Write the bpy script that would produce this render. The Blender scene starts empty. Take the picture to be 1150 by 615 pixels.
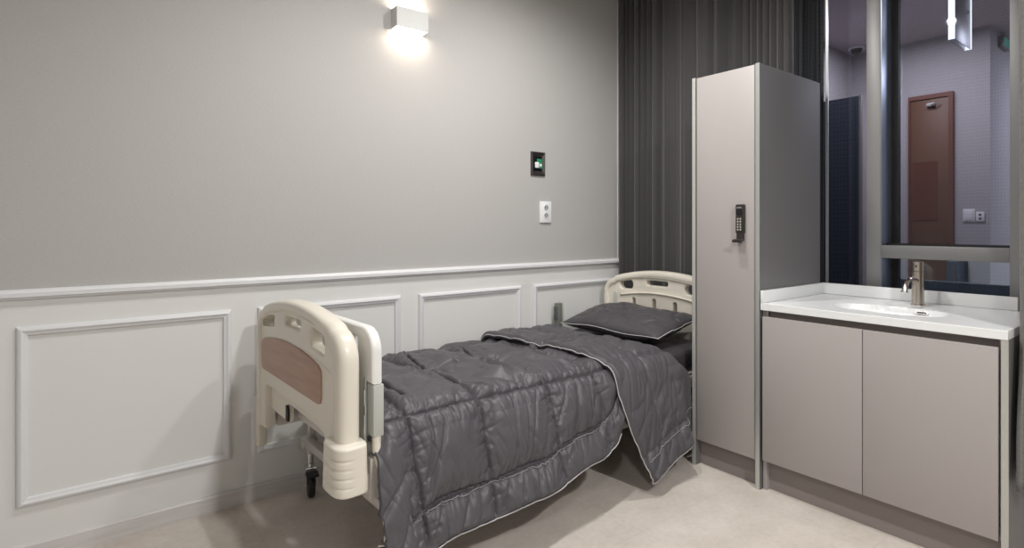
import bpy, bmesh, math, random
from mathutils import Vector, Matrix, noise
random.seed(4)
PI = math.pi
scn = bpy.context.scene
COL = scn.collection

# ------------------------------------------------------------------ materials
def new_mat(name, col, rough=.5, metal=0., spec=.5, **kw):
    m = bpy.data.materials.new(name); m.use_nodes = True
    b = m.node_tree.nodes['Principled BSDF']
    b.inputs['Base Color'].default_value = (*col, 1)
    b.inputs['Roughness'].default_value = rough
    b.inputs['Metallic'].default_value = metal
    b.inputs['Specular IOR Level'].default_value = spec
    for k, v in kw.items(): b.inputs[k.replace('_', ' ')].default_value = v
    return m

def nd(m, t, **kw):
    n = m.node_tree.nodes.new(t)
    for k, v in kw.items(): setattr(n, k, v)
    return n

def add_noise(m, scale=(8, 8, 8), detail=4, c1=None, c2=None, bump=0., bdist=.002, lo=.35, hi=.65):
    """object-space noise -> colour variation and bump"""
    nt = m.node_tree; L = nt.links; b = nt.nodes['Principled BSDF']
    tc = nd(m, 'ShaderNodeTexCoord'); mp = nd(m, 'ShaderNodeMapping'); mp.inputs['Scale'].default_value = scale
    nz = nd(m, 'ShaderNodeTexNoise'); nz.inputs['Scale'].default_value = 1; nz.inputs['Detail'].default_value = detail
    L.new(tc.outputs['Object'], mp.inputs[0]); L.new(mp.outputs[0], nz.inputs['Vector'])
    if c1:
        r = nd(m, 'ShaderNodeValToRGB'); r.color_ramp.elements[0].position = lo; r.color_ramp.elements[1].position = hi
        r.color_ramp.elements[0].color = (*c1, 1); r.color_ramp.elements[1].color = (*c2, 1)
        L.new(nz.outputs['Fac'], r.inputs[0]); L.new(r.outputs[0], b.inputs['Base Color'])
    if bump:
        bp = nd(m, 'ShaderNodeBump'); bp.inputs['Strength'].default_value = bump; bp.inputs['Distance'].default_value = bdist
        prev = b.inputs['Normal'].links
        if prev: L.new(prev[0].from_socket, bp.inputs['Normal'])
        L.new(nz.outputs['Fac'], bp.inputs['Height']); L.new(bp.outputs[0], b.inputs['Normal'])
    return m

def emis(name, col, s):
    m = new_mat(name, (0, 0, 0)); b = m.node_tree.nodes['Principled BSDF']
    b.inputs['Emission Color'].default_value = (*col, 1); b.inputs['Emission Strength'].default_value = s
    return m

M = {}
M['wallpaper'] = new_mat('wallpaper', (.50, .48, .455), .85, spec=.2)
add_noise(M['wallpaper'], (90, 90, 330), 3, (.455, .444, .432), (.500, .488, .476), .35, .0012, .3, .7)
M['wainscot'] = new_mat('wainscot', (.75, .75, .735), .5, spec=.3)
M['moulding'] = new_mat('moulding', (.74, .745, .76), .38, spec=.4)
M['base'] = add_noise(new_mat('skirting', (.62, .60, .585), .45), (6, 60, 90), 3, (.60, .58, .565), (.66, .64, .63))
M['plaster'] = new_mat('plaster', (.72, .71, .69), .8, spec=.2)
M['floor'] = new_mat('stone_vinyl', (.6, .55, .5), .42, spec=.3)
M['plastic'] = new_mat('cream_plastic', (.78, .735, .64), .32, spec=.45)
M['headplastic'] = M['plastic']
M['whiteplastic'] = new_mat('white_plastic', (.83, .83, .80), .3)
M['greyplastic'] = new_mat('grey_plastic', (.50, .51, .48), .38)
M['steelpaint'] = new_mat('painted_steel', (.62, .58, .54), .4)
M['wood'] = new_mat('brown_wood', (.42, .27, .21), .45)
add_noise(M['wood'], (60, 5, 55), 4, (.41, .25, .19), (.47, .30, .235), .1, .0005)
M['laminate'] = new_mat('taupe_laminate', (.375, .345, .335), .38, spec=.35)
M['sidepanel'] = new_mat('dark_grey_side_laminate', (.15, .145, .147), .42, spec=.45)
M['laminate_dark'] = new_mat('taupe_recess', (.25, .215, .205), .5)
M['alu'] = new_mat('brushed_aluminium', (.62, .64, .62), .35, .75)
M['stile'] = new_mat('silver_edge', (.50, .50, .47), .4, .35)
M['frame'] = new_mat('grey_window_frame', (.27, .268, .265), .45, .3)
M['reveal'] = new_mat('blue_grey_anodised_reveal', (.42, .47, .56), .33, .85)
M['black'] = new_mat('black_rubber', (.012, .012, .013), .5)
M['chrome'] = new_mat('chrome', (.8, .8, .8), .15, 1.)
M['nickel'] = new_mat('brushed_nickel', (.60, .54, .47), .26, 1.)
M['solid'] = new_mat('white_solid_surface', (.78, .79, .79), .22, spec=.5)
M['lock'] = new_mat('dark_bronze', (.05, .045, .042), .3, .5)
M['key'] = new_mat('key_grey', (.42, .40, .36), .5)
M['glossblack'] = new_mat('gloss_black', (.01, .01, .012), .12)
M['white'] = new_mat('white_abs', (.85, .86, .87), .35)
M['hole'] = new_mat('socket_dark', (.10, .10, .11), .6)
M['green'] = new_mat('green_label', (.02, .26, .11), .45)
M['darkframe'] = new_mat('dark_anodised', (.055, .05, .05), .3, .4)
M['greyframe'] = new_mat('grey_anodised', (.26, .25, .245), .35, .4)
M['handset'] = new_mat('grey_green_handset', (.17, .18, .15), .45)
M['navy'] = new_mat('navy_pattern', (.03, .04, .06), .7)
M['doorbrown'] = new_mat('brown_door', (.15, .070, .038), .5)
M['screen'] = new_mat('navy_screen', (.045, .06, .085), .6)
M['nextwall'] = new_mat('next_room_wall', (.47, .455, .47), .8)
M['nextceil'] = new_mat('next_room_ceiling', (.52, .46, .49), .8)
M['lampmetal'] = new_mat('lamp_metal', (.42, .42, .45), .35, .6)
M['warmglow'] = emis('warm_glow', (1, .84, .66), 42)
M['coolglow'] = emis('cool_glow', (.85, .92, 1), 3.0)
M['exitglow'] = emis('exit_glow', (.1, .6, .45), .35)

def fabric(name, col, rough, weave, spec=.3, sheen=0.):
    m = new_mat(name, col, rough, spec=spec)
    m.node_tree.nodes['Principled BSDF'].inputs['Sheen Weight'].default_value = sheen
    c = [x*.9 for x in col]; d = [x*1.1 for x in col]
    add_noise(m, (weave,)*3, 3, c, d, .25, .0008)
    return m
M['comforter'] = fabric('satin_charcoal', (.084, .080, .090), .44, 260, .42)
add_noise(M['comforter'], (16, 16, 9), 6, bump=.5, bdist=.007)
M['pillow'] = fabric('satin_charcoal_pillow', (.072, .068, .075), .42, 260, .45)
add_noise(M['pillow'], (18, 10, 18), 5, bump=.4, bdist=.008)
M['sheet'] = fabric('dark_sheet', (.05, .046, .052), .6, 200)
M['piping'] = new_mat('white_piping', (.50, .49, .50), .6)
M['cord'] = new_mat('grey_seam_cord', (.26, .25, .26), .6)
M['curtain'] = fabric('charcoal_curtain', (.072, .070, .070), .85, 300, .2, .35)
M['greycurtain'] = fabric('grey_textured_curtain', (.17, .165, .155), .9, 90, .2, .2)

def wave_pattern(m, base, line, sc, th=.06):
    """fine honeycomb weave: voronoi cell edges"""
    nt = m.node_tree; L = nt.links; b = nt.nodes['Principled BSDF']
    tc = nd(m, 'ShaderNodeTexCoord'); mp = nd(m, 'ShaderNodeMapping'); mp.inputs['Scale'].default_value = sc
    v = nd(m, 'ShaderNodeTexVoronoi', feature='DISTANCE_TO_EDGE'); v.inputs['Scale'].default_value = 1; v.inputs['Randomness'].default_value = .15
    r = nd(m, 'ShaderNodeValToRGB'); r.color_ramp.elements[0].position = th; r.color_ramp.elements[1].position = th+.12
    r.color_ramp.elements[0].color = (*line, 1); r.color_ramp.elements[1].color = (*base, 1)
    L.new(tc.outputs['Object'], mp.inputs[0]); L.new(mp.outputs[0], v.inputs['Vector'])
    L.new(v.outputs['Distance'], r.inputs[0]); L.new(r.outputs[0], b.inputs['Base Color'])
wave_pattern(M['navy'], (.002, .003, .005), (.008, .011, .016), (1, 60, 42))
wave_pattern(M['screen'], (.030, .042, .060), (.048, .064, .088), (1, 45, 32))

# floor: mottled stone vinyl with faint joints
def floor_mat():
    m = M['floor']; nt = m.node_tree; L = nt.links; b = nt.nodes['Principled BSDF']
    tc = nd(m, 'ShaderNodeTexCoord')
    n1 = nd(m, 'ShaderNodeTexNoise'); n1.inputs['Scale'].default_value = 5; n1.inputs['Detail'].default_value = 8; n1.inputs['Roughness'].default_value = .65
    n2 = nd(m, 'ShaderNodeTexNoise'); n2.inputs['Scale'].default_value = 45; n2.inputs['Detail'].default_value = 6
    L.new(tc.outputs['Object'], n1.inputs['Vector']); L.new(tc.outputs['Object'], n2.inputs['Vector'])
    mx = nd(m, 'ShaderNodeMath', operation='MULTIPLY_ADD'); L.new(n2.outputs['Fac'], mx.inputs[0]); mx.inputs[1].default_value = .45
    L.new(n1.outputs['Fac'], mx.inputs[2])
    r = nd(m, 'ShaderNodeValToRGB'); e = r.color_ramp.elements
    e[0].position = .5; e[0].color = (.56, .505, .45, 1); e[1].position = .95; e[1].color = (.70, .645, .59, 1)
    L.new(mx.outputs[0], r.inputs[0])
    br = nd(m, 'ShaderNodeTexBrick'); br.offset = 0
    for k, v in (('Color1', (1, 1, 1, 1)), ('Color2', (.985, .985, .985, 1)), ('Mortar', (.86, .84, .82, 1)), ('Scale', 1.), ('Mortar Size', .0012), ('Brick Width', .6), ('Row Height', .6)):
        br.inputs[k].default_value = v
    L.new(tc.outputs['Object'], br.inputs['Vector'])
    mul = nd(m, 'ShaderNodeMix', data_type='RGBA', blend_type='MULTIPLY'); mul.inputs[0].default_value = 1
    L.new(r.outputs[0], mul.inputs[6]); L.new(br.outputs['Color'], mul.inputs[7]); L.new(mul.outputs[2], b.inputs['Base Color'])
    bp = nd(m, 'ShaderNodeBump'); bp.inputs['Strength'].default_value = .12; bp.inputs['Distance'].default_value = .002
    L.new(n2.outputs['Fac'], bp.inputs['Height']); L.new(bp.outputs[0], b.inputs['Normal'])
floor_mat()

# window glass: thin, slightly blue, with a fine honeycomb film
def glass_mat(name, tint, film, refl):
    m = bpy.data.materials.new(name); m.use_nodes = True; nt = m.node_tree; L = nt.links
    for n in list(nt.nodes): nt.nodes.remove(n)
    out = nd(m, 'ShaderNodeOutputMaterial'); mix = nd(m, 'ShaderNodeMixShader'); t = nd(m, 'ShaderNodeBsdfTransparent'); g = nd(m, 'ShaderNodeBsdfGlossy')
    g.inputs['Roughness'].default_value = .02; g.inputs['Color'].default_value = (.8, .88, 1, 1)
    f = nd(m, 'ShaderNodeFresnel'); f.inputs['IOR'].default_value = refl
    tc = nd(m, 'ShaderNodeTexCoord'); mp = nd(m, 'ShaderNodeMapping'); mp.inputs['Scale'].default_value = (1, 90, 64)
    v = nd(m, 'ShaderNodeTexVoronoi', feature='DISTANCE_TO_EDGE'); v.inputs['Scale'].default_value = 1; v.inputs['Randomness'].default_value = .1
    r = nd(m, 'ShaderNodeValToRGB'); r.color_ramp.elements[0].position = .06; r.color_ramp.elements[1].position = .2
    r.color_ramp.elements[0].color = (*film, 1); r.color_ramp.elements[1].color = (*tint, 1)
    L.new(tc.outputs['Object'], mp.inputs[0]); L.new(mp.outputs[0], v.inputs['Vector']); L.new(v.outputs['Distance'], r.inputs[0]); L.new(r.outputs[0], t.inputs[0])
    L.new(f.outputs[0], mix.inputs[0]); L.new(t.outputs[0], mix.inputs[1]); L.new(g.outputs[0], mix.inputs[2]); L.new(mix.outputs[0], out.inputs[0])
    return m
M['glass'] = glass_mat('patterned_glass', (.70, .70, .745), (.735, .735, .78), 1.45)
M['glassclear'] = glass_mat('clear_glass', (.84, .88, .92), (.86, .90, .94), 1.45)

# ------------------------------------------------------------------ object helpers
def link(name, me, mat, parent=None, smooth=None):
    o = bpy.data.objects.new(name, me); COL.objects.link(o)
    if mat is not None and not me.materials: me.materials.append(mat)
    if parent: o.parent = parent
    if smooth is not None:
        me.polygons.foreach_set('use_smooth', [True]*len(me.polygons))
        if smooth < 180:
            me.update(); me.set_sharp_from_angle(angle=math.radians(smooth))
    return o

def mk(name, bm, mat, parent=None, smooth=None):
    me = bpy.data.meshes.new(name)
    bmesh.ops.recalc_face_normals(bm, faces=bm.faces)
    bm.to_mesh(me); bm.free()
    return link(name, me, mat, parent, smooth)

def tag(o, label=None, cat=None, group=None, kind=None):
    if label: o['label'] = label
    if cat: o['category'] = cat
    if group: o['group'] = group
    if kind: o['kind'] = kind
    return o
def struct(o): o['kind'] = 'structure'; return o
def empty(name, loc=(0, 0, 0), rz=0):
    o = bpy.data.objects.new(name, None); COL.objects.link(o); o.location = loc; o.rotation_euler = (0, 0, rz); o.empty_display_size = .1
    return o

def bx(bm, x0, x1, y0, y1, z0, z1, bev=0., seg=2):
    t = bmesh.new(); r = bmesh.ops.create_cube(t, size=1)
    for v in t.verts:
        v.co = Vector(((x0+x1)/2+v.co.x*(x1-x0), (y0+y1)/2+v.co.y*(y1-y0), (z0+z1)/2+v.co.z*(z1-z0)))
    if bev: bmesh.ops.bevel(t, geom=t.edges[:], offset=bev, segments=seg, profile=.5, affect='EDGES')
    merge(bm, t)
def merge(bm, t):
    me = bpy.data.meshes.new('tmp'); t.to_mesh(me); t.free(); bm.from_mesh(me); bpy.data.meshes.remove(me)
def box(name, x0, x1, y0, y1, z0, z1, mat, parent=None, bev=0., seg=2):
    bm = bmesh.new(); bx(bm, min(x0, x1), max(x0, x1), min(y0, y1), max(y0, y1), z0, z1, bev, seg)
    return mk(name, bm, mat, parent, 35 if bev else None)
def cyl(bm, p, q, r, r2=None, n=24, cap=True):
    p = Vector(p); q = Vector(q); d = q-p; r2 = r if r2 is None else r2
    t = bmesh.new(); bmesh.ops.create_cone(t, cap_ends=cap, segments=n, radius1=r, radius2=r2, depth=d.length)
    mt = Matrix.Translation((p+q)/2) @ d.to_track_quat('Z', 'Y').to_matrix().to_4x4()
    bmesh.ops.transform(t, matrix=mt, verts=t.verts); merge(bm, t)
def tube(bm, pts, r, n=10, closed=False, sq=None):
    """sweep a round (or sq=(a,b) superelliptic) section along pts"""
    P = [Vector(p) for p in pts]; N = len(P); rings = []; up = None
    for i, p in enumerate(P):
        a = P[(i-1) % N] if (closed or i) else P[0]; b = P[(i+1) % N] if (closed or i < N-1) else P[-1]
        t = (b-a).normalized()
        if up is None:
            up = Vector((0, 0, 1)) if abs(t.z) < .9 else Vector((1, 0, 0))
        s = t.cross(up).normalized(); up = s.cross(t).normalized()
        rr = r[i] if isinstance(r, (list, tuple)) else r
        rings.append([bm.verts.new(p+s*math.cos(2*PI*k/n)*rr+up*math.sin(2*PI*k/n)*rr) for k in range(n)])
    for i in range(N if closed else N-1):
        A = rings[i]; B = rings[(i+1) % N]
        for k in range(n): bm.faces.new((A[k], A[(k+1) % n], B[(k+1) % n], B[k]))
    if not closed:
        bm.faces.new(rings[0]); bm.faces.new(rings[-1][::-1])
def sweep_plane(bm, pts, secw, secd, n=24, e=2.6, xc=0.):
    """pts = (y,z) path in the x=xc plane; section half sizes: secw in-plane, secd along x; superellipse exponent e"""
    N = len(pts); rings = []
    for i, (y, z) in enumerate(pts):
        a = pts[max(i-1, 0)]; b = pts[min(i+1, N-1)]
        t = Vector((0, b[0]-a[0], b[1]-a[1])).normalized(); nrm = Vector((0, -t.z, t.y))
        ring = []
        for k in range(n):
            c = math.cos(2*PI*k/n); s = math.sin(2*PI*k/n)
            u = math.copysign(abs(c)**(2/e), c)*(secw[i] if isinstance(secw, list) else secw); w = math.copysign(abs(s)**(2/e), s)*secd
            ring.append(bm.verts.new(Vector((xc+w, y, z))+nrm*u))
        rings.append(ring)
    for i in range(N-1):
        for k in range(n): bm.faces.new((rings[i][k], rings[i][(k+1) % n], rings[i+1][(k+1) % n], rings[i+1][k]))
    bm.faces.new(rings[0]); bm.faces.new(rings[-1][::-1])
def grid(fn, nu, nv):
    bm = bmesh.new(); V = [[bm.verts.new(fn(i/nu, j/nv)) for j in range(nv+1)] for i in range(nu+1)]
    for i in range(nu):
        for j in range(nv): bm.faces.new((V[i][j], V[i+1][j], V[i+1][j+1], V[i][j+1]))
    return bm
def plate_bm(loops, depth, bev, xc=0., flip=False):
    """2D outline with holes in (y,z), extruded along x; rounded edges; returned as bmesh"""
    cu = bpy.data.curves.new('c', 'CURVE'); cu.dimensions = '2D'; cu.fill_mode = 'BOTH'
    for L in loops:
        sp = cu.splines.new('POLY'); sp.points.add(len(L)-1); sp.use_cyclic_u = True
        for p, (y, z) in zip(sp.points, L): p.co = (y, z, 0, 1)
    cu.extrude = depth/2-bev; cu.bevel_depth = bev; cu.bevel_resolution = 3; cu.offset = -bev
    ob = bpy.data.objects.new('c', cu); COL.objects.link(ob)
    bpy.context.view_layer.update()
    dg = bpy.context.evaluated_depsgraph_get()
    me = bpy.data.meshes.new_from_object(ob.evaluated_get(dg))
    bm = bmesh.new(); bm.from_mesh(me)
    bpy.data.objects.remove(ob); bpy.data.curves.remove(cu); bpy.data.meshes.remove(me)
    bmesh.ops.remove_doubles(bm, verts=bm.verts, dist=1e-5)
    for v in bm.verts: v.co = Vector((xc+v.co.z, v.co.x, v.co.y))
    return bm
def rrect(y0, y1, z0, z1, r, n=6, skew=0.):
    pts = []
    for cy, cz, a0 in ((y1-r, z1-r, 0), (y0+r, z1-r, 90), (y0+r, z0+r, 180), (y1-r, z0+r, 270)):
        for k in range(n+1):
            a = math.radians(a0+90*k/n); pts.append((cy+r*math.cos(a), cz+r*math.sin(a)))
    if skew: pts = [(y, z+skew*(y-(y0+y1)/2)) for y, z in pts]
    return pts
def smooth(a, b, x):
    t = min(1, max(0, (x-a)/(b-a))); return t*t*(3-2*t)
def lerp_tab(tab, x):
    if x <= tab[0][0]: return tab[0][1]
    for (x0, v0), (x1, v1) in zip(tab, tab[1:]):
        if x <= x1:
            t = (x-x0)/(x1-x0); return v0+(v1-v0)*t
    return tab[-1][1]

# ================================================================== THE ROOM
CEIL = 2.85; XL = -4.1; YF = -4.3
struct(box('floor', XL-.1, 3.6, YF-.1, .1, -.06, 0, M['floor']))
struct(box('ceiling', XL-.1, .30, YF-.1, .1, CEIL, CEIL+.06, M['plaster']))
wb = box('wall_back', XL-.1, .32, 0, .1, .97, CEIL, M['wallpaper'])
struct(wb)
struct(box('wall_back_lower', XL-.1, .32, 0, .1, 0, .97, M['wainscot'])); bpy.data.objects['wall_back_lower'].name = 'wall_back_wainscot'
struct(box('wall_left', XL-.1, XL, YF-.1, 0, 0, CEIL, M['wallpaper']))
struct(box('wall_front', XL, .3, YF-.1, YF, 0, CEIL, M['wallpaper']))
# window wall: solid behind the curtain, under, over and beyond the window
WX = .18
bm = bmesh.new()
bx(bm, WX, WX+.165, -1.12, 0, 0, CEIL); bx(bm, WX, WX+.165, -2.13, -1.12, 0, .80); bx(bm, WX, WX+.165, -2.13, -1.12, 2.62, CEIL); bx(bm, WX, WX+.165, YF, -2.13, 0, CEIL)
struct(mk('wall_right', bm, M['wallpaper']))

# chair rail, skirting, panel mouldings
def profile_run(bm, pts, prof):
    """prof: list of (out, up) ; run along straight pts (x positions) on wall y=0"""
    pass
bm = bmesh.new()
def extr_x(bm, x0, x1, prof):
    A = [bm.verts.new((x0, -o, z)) for o, z in prof]; B = [bm.verts.new((x1, -o, z)) for o, z in prof]
    n = len(prof)
    for k in range(n): bm.faces.new((A[k], A[(k+1) % n], B[(k+1) % n], B[k]))
    bm.faces.new(A); bm.faces.new(B[::-1])
extr_x(bm, XL, .18, [(0, .940), (.012, .940), (.014, .946), (.024, .949), (.024, .963), (.018, .968), (.014, .974), (0, .975)])
struct(mk('trim_1', bm, M['moulding']))
bm = bmesh.new()
extr_x(bm, XL, .18, [(0, 0), (.012, 0), (.012, .062), (.008, .068), (0, .069)])
struct(box('trim_9', -.006, 0, -.005, 0, .976, CEIL, M['moulding']))
struct(mk('baseboard_back', bm, M['base']))
def frame_mould(name, x0, x1, z0=.203, z1=.842, w=.032):
    bm = bmesh.new()
    prof = [(0, 0), (.007, 0), (.015, .006), (.018, .014), (.013, .022), (.011, w-.003), (.006, w), (0, w)]  # out, in-from-outer-edge
    cor = [(x0, z0, 1, 1), (x1, z0, -1, 1), (x1, z1, -1, -1), (x0, z1, 1, -1)]
    rings = [[bm.verts.new((x+sx*i, -o, z+sz*i)) for o, i in prof] for x, z, sx, sz in cor]
    n = len(prof)
    for a in range(4):
        A, B = rings[a], rings[(a+1) % 4]
        for k in range(n-1): bm.faces.new((A[k], A[k+1], B[k+1], B[k]))
    return struct(mk(name, bm, M['moulding']))
for i, (a, b) in enumerate([(-3.93, -3.24), (-3.132, -2.441), (-2.335, -1.650), (-1.546, -.862), (-.767, -.085)]):
    frame_mould('trim_%d' % (i+2), a, b)

# ---------------- window
win = empty('window_1', (WX, -1.6, .8)); struct(win)
def wbox(name, x0, x1, y0, y1, z0, z1, mat, bev=.0):
    o = box(name, x0-WX, x1-WX, y0+1.6, y1+1.6, z0-.8, z1-.8, mat, win, bev); return o
wbox('mullion', WX, WX+.16, -1.549, -1.486, .80, 2.62, M['frame'], .002)
wbox('jamb', WX, WX+.16, -2.11, -2.034, .80, 2.62, M['frame'], .002)
wbox('head_frame', WX, WX+.16, -2.034, -1.12, 2.56, 2.62, M['frame'])
wbox('transom', WX, WX+.10, -2.034, -1.549, 1.042, 1.104, M['frame'], .002)
wbox('inner_stile', WX, WX+.008, -1.303, -1.291, .80, 2.62, M['alu'])
wbox('sill', WX, WX+.16, -2.034, -1.12, .80, .83, M['frame'])
wbox('mullion_reveal', WX+.004, WX+.158, -1.552, -1.549, .83, 2.56, M['reveal'])
wbox('gasket', WX+.135, WX+.162, -1.583, -1.549, .83, 2.56, M['black'])
wbox('gasket', WX+.07, WX+.085, -2.034, -1.549, 1.104, 1.114, M['black'])
wbox('pane', WX+.145, WX+.150, -2.034, -1.583, 1.10, 2.56, M['glass'])
wbox('pane', WX+.145, WX+.150, -2.034, -1.583, .83, 1.06, M['glassclear'])
wbox('pane', WX+.145, WX+.150, -1.486, -1.125, .83, 2.56, M['glass'])
wbox('end_stile', WX+.10, WX+.14, -1.50, -1.486, .83, 2.56, M['frame'])

# ---------------- the room beyond the glass
NC = 2.545; FX = 1.9
struct(box('wall_beyond_far', FX, FX+.08, -1.604, -.75, 0, NC, M['nextwall']))
struct(box('wall_beyond_left', .345, FX, -.75, -.67, 0, NC, M['nextwall']))
struct(box('wall_beyond_return', FX+.08, 3.5, -1.604, -1.52, 0, NC, M['nextwall']))
struct(box('wall_beyond_end', 3.5, 3.58, -3.6, -1.52, 0, NC, M['nextwall']))
struct(box('wall_beyond_right', .345, 3.5, -3.68, -3.6, 0, NC, M['nextwall']))
struct(box('ceiling_beyond', .345, 3.58, -3.68, -.67, NC, NC+.06, M['nextceil']))

def door_panel():
    d = empty('door_1', (FX, -1.28, 0)); struct(d)
    box('door_leaf', -.03, 0, -.105, .125, .0, 2.11, M['doorbrown'], d, .002)
    bm = bmesh.new(); bx(bm, -.04, 0, -.130, -.105, 0, 2.14); bx(bm, -.04, 0, .125, .136, 0, 2.14); bx(bm, -.04, 0, -.105, .125, 2.11, 2.14)
    mk('door_frame', bm, new_mat('brown_frame', (.17, .065, .045), .5), d)
    box('reflection_patch', -.034, -.029, -.04, .11, 1.24, 1.66, new_mat('dark_reflection', (.15, .055, .035), .4), d)  # darker slab standing in for a reflection, painted onto the door leaf
    bm = bmesh.new(); bx(bm, -.06, -.03, -.03, .02, 2.05, 2.075, .004); tube(bm, [(-.05, .0, 2.06), (-.075, -.03, 2.062), (-.05, -.06, 2.068)], .004, 6)
    mk('door_closer', bm, M['alu'], d)
    bm = bmesh.new(); cyl(bm, (-.03, .0, 1.06), (-.07, 0, 1.06), .012); tube(bm, [(-.065, -.0, 1.06), (-.065, -.09, 1.06)], .008, 8)
    mk('door_handle', bm, M['alu'], d)
door_panel()
t = box('floor_cabinet', FX-.22, FX-.003, -1.485, -1.42, 0, .96, M['screen'], bev=.003)
tag(t, 'narrow dark navy cabinet beside the brown door seen through the low pane', 'cabinet')

sc = empty('privacy_screen', (1.2, -.96, 0)); tag(sc, 'tall navy honeycomb patterned screen behind the left window pane', 'screen')
box('screen_panel', -.012, .012, -.112, .19, .05, 2.072, M['screen'], sc)
bm = bmesh.new(); bx(bm, -.016, .016, -.124, -.112, 0, 2.075); bx(bm, -.016, .016, .19, .202, 0, 2.075); bx(bm, -.15, .15, -.12, -.10, 0, .03); bx(bm, -.15, .15, .18, .2, 0, .03)
mk('screen_frame', bm, M['greyframe'], sc)
lp = empty('low_partition', (1.2, -2.0, 0)); tag(lp, 'low navy patterned partition running across beyond the window', 'partition')
box('partition_panel', -.02, .02, -1.3, .87, .0, .855, M['screen'], lp)
box('top_rail', -.024, .024, -1.3, .87, .855, .863, M['screen'], lp)

# wall plates in the next room
p = empty('light_switch', (FX, -1.49, 1.27)); tag(p, 'white square light switch plate on the wall beyond the window', 'light switch')
box('plate', -.008, 0, -.034, .032, -.045, .045, M['white'], p, .003)
box('rocker', -.013, -.008, -.024, .022, -.034, .034, M['white'], p, .002)
p = empty('power_outlet', (FX, -1.553, 1.262)); tag(p, 'small white socket plate right of the square switch beyond the window', 'outlet')
box('plate', -.012, 0, -.024, .024, -.033, .033, M['white'], p, .005)
for s in (-1, 1):
    bm = bmesh.new(); cyl(bm, (-.0135, 0, s*.013), (-.0115, 0, s*.013), .008); mk('socket', bm, M['hole'], p)

# detector, exit light, pendant in the next room
p = empty('smoke_detector', (1.70, -.86, NC)); tag(p, 'small round dark detector on the ceiling beyond the left pane', 'detector')
bm = bmesh.new(); cyl(bm, (0, 0, -.012), (0, 0, 0), .055); mk('base', bm, M['white'], p, 40)
bm = bmesh.new(); cyl(bm, (0, 0, -.042), (0, 0, -.012), .028, .042); mk('sensor', bm, M['darkframe'], p, 40)
p = empty('exit_sign', (2.19, -1.604, 2.47)); tag(p, 'small green lit sign high on the wall beyond the window', 'sign')
box('housing', -.09, .09, -.03, 0, -.03, .045, M['greyframe'], p, .003)
box('lit_face', -.075, .075, -.033, -.03, -.02, .035, M['exitglow'], p)
p = empty('pendant_light', (.74, -1.739, NC)); tag(p, 'suspended slim vertical light fitting hanging beyond the upper window pane', 'lamp')
box('housing', -.135, .137, 0, .004, -.387, -.04, M['lampmetal'], p, .001)
box('diffuser', -.14, -.135, 0, .027, -.385, -.04, M['coolglow'], p)
box('back_housing', -.135, .137, .023, .027, -.387, -.04, M['lampmetal'], p)
box('end_profile', .137, .145, -.003, .03, -.387, -.04, M['coolglow'], p)
box('ceiling_mount', -.06, .06, .004, .022, -.045, 0, M['lampmetal'], p)
bm = bmesh.new()
for y in (-.003,): cyl(bm, (.09, y, -.20), (.09, y+.004, -.20), .008, n=12)
mk('screw', bm, M['chrome'], p)

# ================================================================== CURTAINS
def curtain(name, path, z0, z1, mat, label, parentless=True, nz=40, amp2=.004, seed=0, thick=.004):
    """path: list of (x, y) in plan"""
    N = len(path)
    def f(u, v):
        i = u*(N-1); a = int(min(i, N-2)); t = i-a
        x = path[a][0]*(1-t)+path[a+1][0]*t; y = path[a][1]*(1-t)+path[a+1][1]*t
        z = z0+(z1-z0)*v
        n1 = noise.noise(Vector((u*30+seed, z*1.1, seed))); n2 = noise.noise(Vector((u*9+seed, z*.7, 5+seed)))
        n3 = noise.noise(Vector((u*60, z*2.6, 9+seed)))
        return Vector((x+n1*amp2+n2*amp2*2+n3*amp2*.5, y+n2*amp2, z))
    bm = grid(f, (N-1), nz)
    o = mk(name, bm, mat, None, 180)
    s = o.modifiers.new('s', 'SOLIDIFY'); s.thickness = thick
    return tag(o, label, 'curtain')
# folds defined by their crest positions along y (measured), varying depth
crest = [0.0, .05, .09, .135, .185, .235, .285, .335, .44, .60, .70, .78, .845, .885, .925, .965, 1.00, 1.04, 1.085, 1.125]
pth = []
def yline(y): return .045+.107*smooth(.62, .88, y)
K = 14
for i in range(len(crest)-1):
    a, b = crest[i], crest[i+1]; w = b-a; A = min(.055, 1.15*w) if w < .09 else .034
    if b > .80: A = min(A, .028)
    for k in range(K):
        t = k/K; sh = abs(math.sin(PI*t))**.75
        if w > .09: sh = sh*(.8+.2*math.cos(6*PI*t))
        yy = a+w*(t+.10*math.sin(2*PI*t)*(1 if i % 3 else -1))
        pth.append((yline(yy)-.004-A*sh, -yy-.004))
pth.append((yline(crest[-1]), -crest[-1]-.004))
curtain('curtain', pth, .02, CEIL-.03, M['curtain'], 'charcoal floor-length curtain hanging in folds behind the bed head', seed=1, amp2=.0035, nz=60)
pth = [(.162+.007*math.sin(k*.22)+.002*math.sin(k*.6), -1.135-.0016*k) for k in range(0, 96)]
curtain('blackout_curtain', pth, .02, CEIL-.03, M['navy'], 'near-black honeycomb patterned curtain strip between grey curtain and window', seed=3, amp2=.002)
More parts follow.
